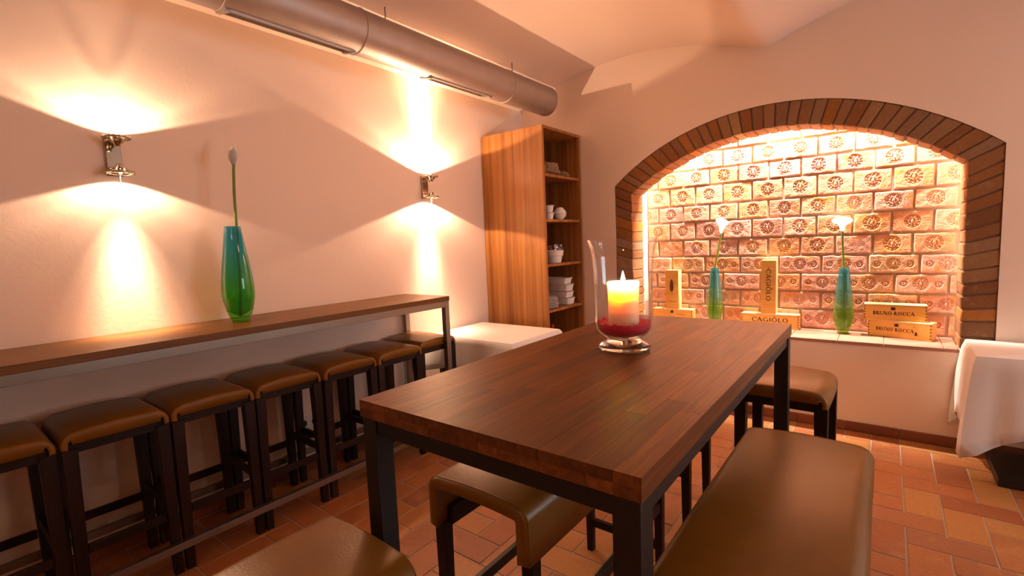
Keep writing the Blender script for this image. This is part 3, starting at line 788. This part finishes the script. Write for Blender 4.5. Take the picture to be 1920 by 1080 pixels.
def wall_lamp(y, z, label, pw, down, up):
    t = thing('wall_lamp', label, 'wall lamp', (0, y, z), group='chrome wall lamps')
    sbox('back_plate', (.001, -.030, -.085), (.018, .030, .085), CHROME, t, .003)
    for s in (-1, 1):
        zr = s*.078; RR = .050; RC = .088
        rg = MB().tube([(RC+RR*cos(2*pi*k/32), RR*sin(2*pi*k/32), zr) for k in range(32)], .0052, 8, True).obj('ring', CHROME, t, smooth='all')
        m_ = MB()
        for k in range(16):
            a = 2*pi*k/16; m_.tube([(RC+RR*cos(a), RR*sin(a), zr-.007), (RC+RR*cos(a), RR*sin(a), zr+.007)], .0022, 6)
        m_.obj('bead', CHROME, rg)
        MB().lathe([(.010, 0), (.014, s*.010), (.034, s*.030), (.043, s*.036), (.040, s*.037), (.030, s*.028), (.008, s*.010)], 24, (RC, 0, zr-s*.040)).obj('reflector', CHROME, t, smooth=True)
        MB().tube([(.018, 0, zr-s*.030), (RC-.008, 0, zr-s*.034)], .004, 8).obj('arm', CHROME, t, smooth='all')
        MB().tube([(RC-.01, 0, zr+s*.004), (RC-.01, 0, zr+s*.055)], .0013, 6).obj('pin', STEEL, t)
        bl = MB().lathe([(.0001, s*.012), (.006, s*.010), (.007, 0), (.005, -s*.012)], 12, (RC, 0, zr-s*.008)).obj('bulb', BULB, t, smooth=True)
        bm_, sp_, rg_ = down if s < 0 else up
        reflector_light('lamp_light', (.098, .004, zr+s*.011), pw, t, s, bm_, sp_, rg_, WARM2)
    return t
wall_lamp(-.395, 1.850, 'chrome up-and-down wall lamp above the wall counter, farther from the shelf unit', 130, (1, .040, .075), (.10, .065, .080))
wall_lamp(1.526, 1.832, 'chrome up-and-down wall lamp between the wall counter end and the shelf unit', 230, (.8, .06, .12), (1, .10, .14))

sk = thing('wall_socket', 'white double wall socket low on the wall behind the bar stools', 'socket', (.0, .442, .305))
sbox('plate', (.0005, -.075, -.04), (.009, .075, .04), PORCELAIN, sk, .003)
for q in (-.036, .036): MB().add([(.0095, q+.021*cos(2*pi*k/20), .021*sin(2*pi*k/20)) for k in range(20)]+[(.0102, q+.019*cos(2*pi*k/20), .019*sin(2*pi*k/20)) for k in range(20)], [(k, (k+1) % 20, 20+(k+1) % 20, 20+k) for k in range(20)]+[tuple(range(20, 40))]).obj('outlet', INK, sk)
# added fill light for the room: two unseen lamps shaped as opal ceiling discs
for (x, y, pw, wh) in ((5.0, 1.7, 8, 'nearer the assumed window'), (3.4, -2.8, 9, 'farther from the assumed window')):
    t = thing('fill_lamp', 'added fill lamp out of view, round opal disc on the vault, '+wh, 'fill lamp', (x, y, vault(x)-.012), group='added fill lamps')
    MB().lathe([(0, 0), (.20, 0), (.21, -.01), (.21, -.05), (.20, -.06)], 40).obj('housing', PORCELAIN, t, smooth=True)
    MB().lathe([(.20, -.058), (.14, -.075), (0, -.082)], 40).obj('diffuser', emit('fill_lamp_glow', (1, .62, .38), 1.0), t, smooth=True)
    light('lamp_light', 'AREA', (0, 0, -.09), pw, WARM, t, aim=(0, 0, -1), shape='DISK', size=.38)

# ------------------------------------------------------------ vases with callas
def make_vase(loc, rs, h, label, wl, gm=None):
    P = [(.0001, .0), (.036, .0), (.040, .004), (.041, .014), (.046, .022), (.060, .06), (.0715, .115), (.0745, .155), (.073, .20), (.064, .28), (.052, .37), (.041, .45), (.036, .49)]
    k = h/.49; t = .0035
    P = [(r*rs, z*k) for r, z in P]
    inn = [(max(.0001, r-t), z) for r, z in P[::-1] if z > .03*k]+[(.0001, .026*k)]
    o = MB().lathe(P+[(P[-1][0]-t*.5, P[-1][1]+.001)]+inn, 48).obj('glass_vase', gm or VASE, smooth=True, loc=loc, angle=60)
    setp(o, label, 'vase', 'teal and green glass vases')
    wp = [(.0001, .0265*k)]+[(r-t-.0006, z) for r, z in P if .03*k < z < wl]
    zt = wl; r = wp[-1][0]; wp += [(r, zt), (.0001, zt)]
    MB().lathe(wp, 40).obj('water', WATERG, o, smooth=True, angle=50)
    MB().lathe([(.0001, .0005), (.035*rs, .0005), (.039*rs, .005), (.040*rs, .013), (.0001, .016)], 32).obj('foot', CLEAR, o, smooth=True)
    return o
def calla(base, pts, hd, yaw, label, opening=1.0, tilt=0.0):
    t = thing('calla_lily', label, 'flower', base, 0, 'single calla lilies in vases')
    P = [Vector(p) for p in pts]
    fine = []
    for i in range(len(P)-1):
        p0, p1, p2, p3 = P[max(i-1, 0)], P[i], P[i+1], P[min(i+2, len(P)-1)]
        for k in range(6):
            u = k/6; fine.append(.5*((2*p1)+(p2-p0)*u+(2*p0-5*p1+4*p2-p3)*u*u+(3*p1-p0-3*p2+p3)*u**3))
    fine.append(P[-1])
    MB().tube(fine, [.0078]*(len(fine)-1)+[.0085], 8).obj('stem', STEMG, t, smooth='all')
    V = []; F = []; nt_, na = 12, 28
    for i in range(nt_+1):
        u = i/nt_
        for k in range(na+1):
            a = 2*pi*k/na
            r = (.0085+.021*u**.9)+opening*.030*max(0, u-.5)**1.3*2.2 if opening > .2 else .0065+.017*sin(pi*min(1, u*.86))
            back = .5+.5*cos(a)
            z = hd*u*(.70+.34*back) - opening*.012*max(0, u-.8)*5*(1-back)
            rr = r*(1+.16*(k/na-.5))
            V.append((rr*cos(a), rr*sin(a), z))
    for i in range(nt_): F += [(i*(na+1)+k, i*(na+1)+k+1, (i+1)*(na+1)+k+1, (i+1)*(na+1)+k) for k in range(na)]
    sp = link('spathe', mesh('spathe', V, F, SPATHE, True), t, P[-1]-Vector((0, 0, .004)), (0, tilt, yaw))
    md = sp.modifiers.new('thick', 'SOLIDIFY'); md.thickness = .0012
    MB().tube([(0, 0, .01), (0, 0, .03), (0, 0, hd*.62)], [.004, .0045, .002], 8).obj('spadix', SPADIX, sp, smooth='all')
    return t
make_vase((.217, .008, KZ+.0005), 1.03, .490, 'teal and dark green glass vase standing on the wooden wall counter', .115)
calla((.217, .008, KZ+.03), [(0, 0, 0), (.004, .012, .25), (0, .020, .47), (0, .024, .62), (0, .034, .775)], .108, pi*.6, 'closed pale calla lily rising from the vase on the wall counter', .15)
make_vase((1.735, 3.13, SZ+.0005), .86, .478, 'teal and yellow-green glass vase between two wooden boxes in the niche', .165, VASE2)
calla((1.735, 3.13, SZ+.03), [(-.012, 0, 0), (-.003, 0, .25), (.004, 0, .45), (.03, 0, .60), (.050, 0, .735)], .120, pi*.75, 'white calla lily bending in the vase between the wooden boxes', .75, -.15)
make_vase((2.629, 3.13, SZ+.0005), .86, .478, 'teal and yellow-green glass vase next to the stack of two wooden boxes', .165, VASE2)
calla((2.629, 3.13, SZ+.03), [(.006, 0, 0), (.002, 0, .25), (-.002, 0, .45), (-.012, 0, .58), (-.017, 0, .715)], .098, -pi/2, 'white open calla lily in the vase next to the stacked wooden boxes', 1.25)

# ------------------------------------------------------------ lettering (flat ink shapes)
def ring_seg(mb, cx, cz, rx, rz, tx, tz, a0, a1, n=18):
    V = []; F = []
    for k in range(n+1):
        a = radians(a0+(a1-a0)*k/n)
        V += [(cx+rx*cos(a), 0, cz+rz*sin(a)), (cx+(rx-tx)*cos(a), 0, cz+(rz-tz)*sin(a))]
    for k in range(n): F.append((2*k, 2*k+1, 2*k+3, 2*k+2))
    mb.add(V, F)
def stroke(mb, x0, z0, x1, z1, wdt):
    d = Vector((x1-x0, z1-z0)); nn = Vector((-d.y, d.x)).normalized()*wdt/2
    mb.add([(x0+nn.x, 0, z0+nn.y), (x0-nn.x, 0, z0-nn.y), (x1-nn.x, 0, z1-nn.y), (x1+nn.x, 0, z1+nn.y)], [(0, 1, 2, 3)])
def glyph(ch, x, mb, T, t, serif):
    def ser(cx, z, wd=.26):
        if serif: mb.add([(x+cx-wd/2, 0, z-.028), (x+cx+wd/2, 0, z-.028), (x+cx+wd/2, 0, z+.028), (x+cx-wd/2, 0, z+.028)], [(0, 1, 2, 3)])
    def S(a, b, c, d, wv): stroke(mb, x+a, b, x+c, d, wv)
    def Rg(cx, cz, rx, rz, tx, tz, a0, a1): ring_seg(mb, x+cx, cz, rx, rz, tx, tz, a0, a1)
    if ch == 'B':
        S(.14, 0, .14, 1, T); Rg(.22, .755, .30, .245, T, t, -90, 90); Rg(.22, .26, .36, .26, T, t, -90, 90); S(.14, .97, .24, .97, t); S(.14, .505, .24, .505, t); S(.14, .03, .24, .03, t); ser(.12, .97, .2); ser(.12, .03, .2); return .66
    if ch == 'R':
        S(.14, 0, .14, 1, T); Rg(.24, .735, .32, .265, T, t, -90, 90); S(.14, .97, .26, .97, t); S(.14, .485, .26, .485, t); S(.30, .50, .70, 0, T); ser(.14, .03); ser(.12, .97, .2); ser(.72, .03, .16); return .76
    if ch == 'U':
        S(.14, .38, .14, 1, T); S(.68, .38, .68, 1, t); Rg(.405, .36, .33, .36, T*.8, t*1.3, 180, 360); ser(.14, .97); ser(.68, .97, .2); return .82
    if ch == 'N':
        S(.12, 0, .12, 1, t); S(.12, 1, .74, 0, T); S(.74, 0, .74, 1, t); ser(.12, .03, .2); ser(.10, .97, .2); ser(.74, .97, .2); return .88
    if ch in 'Oò':
        Rg(.46, .5, .42, .52, T, t, 0, 360)
        if ch == 'ò': S(.34, 1.32, .52, 1.12, t*1.5)
        return .96
    if ch == 'C':
        Rg(.46, .5, .42, .52, T, t, 42, 318); S(.76, .68, .76, .90, t*1.2); return .84
    if ch == 'G':
        Rg(.46, .5, .42, .52, T, t, 42, 325); S(.80, .12, .80, .45, T); S(.62, .45, .88, .45, t); return .94
    if ch == 'A':
        S(.04, 0, .40, 1, t); S(.38, 1, .76, 0, T); S(.16, .33, .62, .33, t); ser(.05, .03, .2); ser(.76, .03, .24); return .84
    if ch == 'I':
        S(.16, 0, .16, 1, T); ser(.16, .03); ser(.16, .97); return .34
    if ch == 'L':
        S(.14, 0, .14, 1, T); S(.14, .04, .56, .04, t); ser(.14, .97); return .60
    return .40
def lettering(name, text, h, width, T, t, serif, parent, loc, rot=(0, 0, 0)):
    mb = MB(); x = 0
    for ch in text: x += glyph(ch, x, mb, T, t, serif)+(.06 if ch != ' ' else 0)
    s = width/x
    mb.V = [((vx-x/2)*s, 0, (vz-.5)*h) for vx, vy, vz in mb.V]
    return mb.obj(name, INK, parent, loc=loc, rot=rot)
def wine_box(loc, L, dep, h, rz, label):
    t = thing('wine_box', label, 'box', loc, rz, 'wooden wine boxes on the niche sill')
    g = .0006
    sbox('side_board', (-L/2, -dep/2, 0), (L/2, -dep/2+.009, h-.009-g), BOXWOOD, t, .001, 1)
    sbox('side_board', (-L/2, dep/2-.009, 0), (L/2, dep/2, h-.009-g), BOXWOOD, t, .001, 1)
    for s in (-1, 1): sbox('end_board', (s*(L/2-.0055)-.0045, -dep/2+.0095, 0), (s*(L/2-.0055)+.0045, dep/2-.0095, h-.009-g), BOXWOOD, t, .001, 1)
    sbox('lid', (-L/2, -dep/2, h-.009), (L/2, dep/2, h), BOXTOP, t, .001, 1)
    for s in (-1, 1):
        for k in range(5):
            z = h*(.10+.185*k); sbox('finger_joint', (s*(L/2-.005)-.0035, -dep/2-.0004, z), (s*(L/2-.005)+.0035, -dep/2+.002, z+h*.085), COUNTERWOOD, t, 0)
    return t
def upright_box(loc, wd, dep, h, label):
    t = thing('wine_box', label, 'box', loc, 0, 'wooden wine boxes on the niche sill')
    sbox('front_board', (-wd/2, -dep/2, 0), (wd/2, -dep/2+.008, h), BOXWOOD, t, .001, 1)
    sbox('back_board', (-wd/2, dep/2-.008, 0), (wd/2, dep/2, h), BOXWOOD, t, .001, 1)
    for s in (-1, 1): sbox('side_board', (s*(wd/2-.0045)-.0042, -dep/2+.0085, 0), (s*(wd/2-.0045)+.0042, dep/2-.0085, h), BOXTOP, t, .001, 1)
    sbox('end_board', (-wd/2+.009, -dep/2+.0085, h-.010), (wd/2-.009, dep/2-.0085, h-.001), BOXTOP, t, .001, 1)
    return t
S0 = SZ+.0005
def patch(name, pts, parent, y, mat=INK):
    return MB().add([(px, y, pz) for px, pz in pts], [tuple(range(len(pts)))]).obj(name, mat, parent)
def sq(cx, cz, a, b): return [(cx-a, cz-b), (cx+a, cz-b), (cx+a, cz+b), (cx-a, cz+b)]
# lying box and upright box with the flared capitals
b1 = wine_box((2.145, 3.185, S0), .408, .092, .112, 0, 'lying wooden wine box with flared capitals under the upright box')
lettering('lettering', 'CAGIòLO', .036, .262, .15, .10, False, b1, (.005, -.0467, .066))
b2 = upright_box((2.137, 3.185, S0+.1125), .106, .088, .425, 'upright wooden wine box with capitals running downwards')
lettering('lettering', 'CAGIòLO', .034, .255, .15, .10, False, b2, (0, -.0447, .228), (0, pi/2, 0))
patch('emblem', [(-.006+.012*u, .36+.006*v) for u, v in ((0, 0), (1, 0), (.8, 1), (.5, 1.6), (.2, 1))], b2, -.0444, COUNTERWOOD)
# lying and upright box at the left end
b3 = wine_box((1.370, 3.185, S0), .354, .092, .112, 0, 'lying wooden wine box with a small dark emblem at the plaster end of the niche')
patch('emblem', sq(.0, .088, .011, .011), b3, -.0467)
for k in range(4): patch('small_print', sq(.055+.017*k, .066, .005, .003), b3, -.0467, COUNTERWOOD)
b4 = upright_box((1.370, 3.185, S0+.1125), .116, .088, .345, 'upright wooden wine box printed with a dark bottle outline')
ov = []
for k in range(24):
    a = 2*pi*k/24; zz_ = .056*sin(a); ov.append((-.002+.017*cos(a)*(1-.25*sin(a)), .21+zz_))
patch('bottle_print', ov, b4, -.0446, plain('brown_ink', (.13, .055, .015), .7))
patch('small_print', sq(.002, .138, .004, .004), b4, -.0446)
patch('printed_line', sq(-.002, .066, .042, .0012), b4, -.0446, COUNTERWOOD)
MB().add([(.0583, -.012, .168), (.0583, -.005, .168), (.0583, -.005, .188), (.0583, -.012, .188)], [(0, 1, 2, 3)]).obj('side_slot', INK, b4)
# two stacked boxes with serif capitals
dxy = Vector((3.111-2.779, 3.034-3.132)); ang = atan2(dxy.y, dxy.x)
c5 = Vector(((3.111+2.779)/2, (3.034+3.132)/2))+Vector((-sin(ang), cos(ang)))*.055
b5 = wine_box((c5.x, c5.y, S0), .352, .110, .116, ang, 'lower wooden wine box with serif capitals, set askew on the sill')
lettering('lettering', 'BRUNO ROCCA', .024, .212, .20, .075, True, b5, (-.022, -.0557, .056))
patch('emblem', sq(-.012, .088, .011, .009), b5, -.0557)
patch('nail', sq(.085, .086, .0025, .0025), b5, -.0557); patch('knot', [(.088, .030), (.103, .030), (.100, .048), (.094, .055), (.090, .048)], b5, -.0556)
b6 = wine_box((2.922, 3.145, S0+.1165), .340, .108, .112, -.02, 'upper wooden wine box with serif capitals, resting on another box')
lettering('lettering', 'BRUNO ROCCA', .025, .225, .20, .075, True, b6, (-.005, -.0547, .052))
patch('emblem', sq(-.008, .084, .012, .010), b6, -.0547)

# ------------------------------------------------------------ hurricane vase with candle
HX, HY = 2.205, .330
P = [(.0001, 0), (.070, 0), (.081, .004), (.083, .010), (.076, .018), (.056, .026), (.050, .032), (.056, .038), (.074, .050), (.087, .068), (.0895, .090), (.0895, .14), (.0905, .20), (.0925, .25), (.0955, .29), (.100, .32), (.110, .348)]
inn = [(r-.0035, z) for r, z in P[::-1] if z > .045]+[(.050, .044), (.0001, .042)]
SOLID = plain('solid_glass', (1, 1, 1), .0, **{'Transmission Weight': 1.0, 'IOR': 1.45})
FP = [q for q in P if q[1] <= .0321]
hv = MB().lathe([q for q in P if q[1] > .031]+[(.1085, .350)]+inn, 64).obj('hurricane_vase', CLEAR, smooth=True, loc=(HX, HY, TZ+.0005), angle=70)
setp(hv, 'clear footed glass hurricane vase on the high wooden table', 'vase')
rg = random.Random(3)
MB().lathe(FP+[(.0001, .0325)], 64).obj('foot', SOLID, hv, smooth=True, angle=60)
V = []; F = []; nr, na = 10, 56
for i in range(nr+1):
    for k in range(na):
        a = 2*pi*k/na; r = .0838*i/nr
        z = .070+.010*noise.noise(Vector((r*60*cos(a), r*60*sin(a), 1)))+.016*(i/nr)**2+.005*rg.random()
        V.append((r*cos(a), r*sin(a), z))
for i in range(nr): F += [(i*na+k, (i+1)*na+k, (i+1)*na+(k+1) % na, i*na+(k+1) % na) for k in range(na)]
b = len(V)
for r, z in ((.0805, .064), (.068, .0525), (.048, .0455)):
    V += [(r*cos(2*pi*k/na), r*sin(2*pi*k/na), z) for k in range(na)]
for q in range(3):
    A = nr*na if q == 0 else b+(q-1)*na; B = b+q*na
    F += [(A+k, B+k, B+(k+1) % na, A+(k+1) % na) for k in range(na)]
F.append(tuple(b+2*na+k for k in range(na)))
gr = link('red_granules', mesh('red_granules', V, F, RED, True), None, (HX, HY, TZ+.0005))
setp(gr, 'bright red granules filling the bottom of the hurricane vase', 'granules', kind='stuff')
cn = thing('candle', 'thick cream pillar candle burning inside the hurricane vase', 'candle', (HX, HY, TZ+.0585))
CH = .157
V, F = [], []
MB().lathe([(.0001, 0), (.045, 0), (.047, .002), (.0475, .05), (.048, CH-.02), (.050, CH-.008), (.050, CH-.003), (.0485, CH), (.0455, CH-.002), (.0405, CH-.012), (.0385, CH-.030), (.030, CH-.036), (.0001, CH-.037)], 48).obj('wax', WAX, cn, smooth=True, angle=60)
MB().tube([(0, 0, CH-.037), (.001, 0, CH-.015), (.003, 0, CH-.004)], .0012, 6).obj('wick', INK, cn)
MB().lathe([(.0001, CH-.006), (.004, CH-.002), (.0062, CH+.006), (.005, CH+.016), (.002, CH+.028), (.0001, CH+.034)], 16).obj('flame', FLAME, cn, smooth=True)
light('candle_light', 'POINT', (0, 0, CH-.002), 8.0, (1, .66, .36), cn, shadow_soft_size=.008)
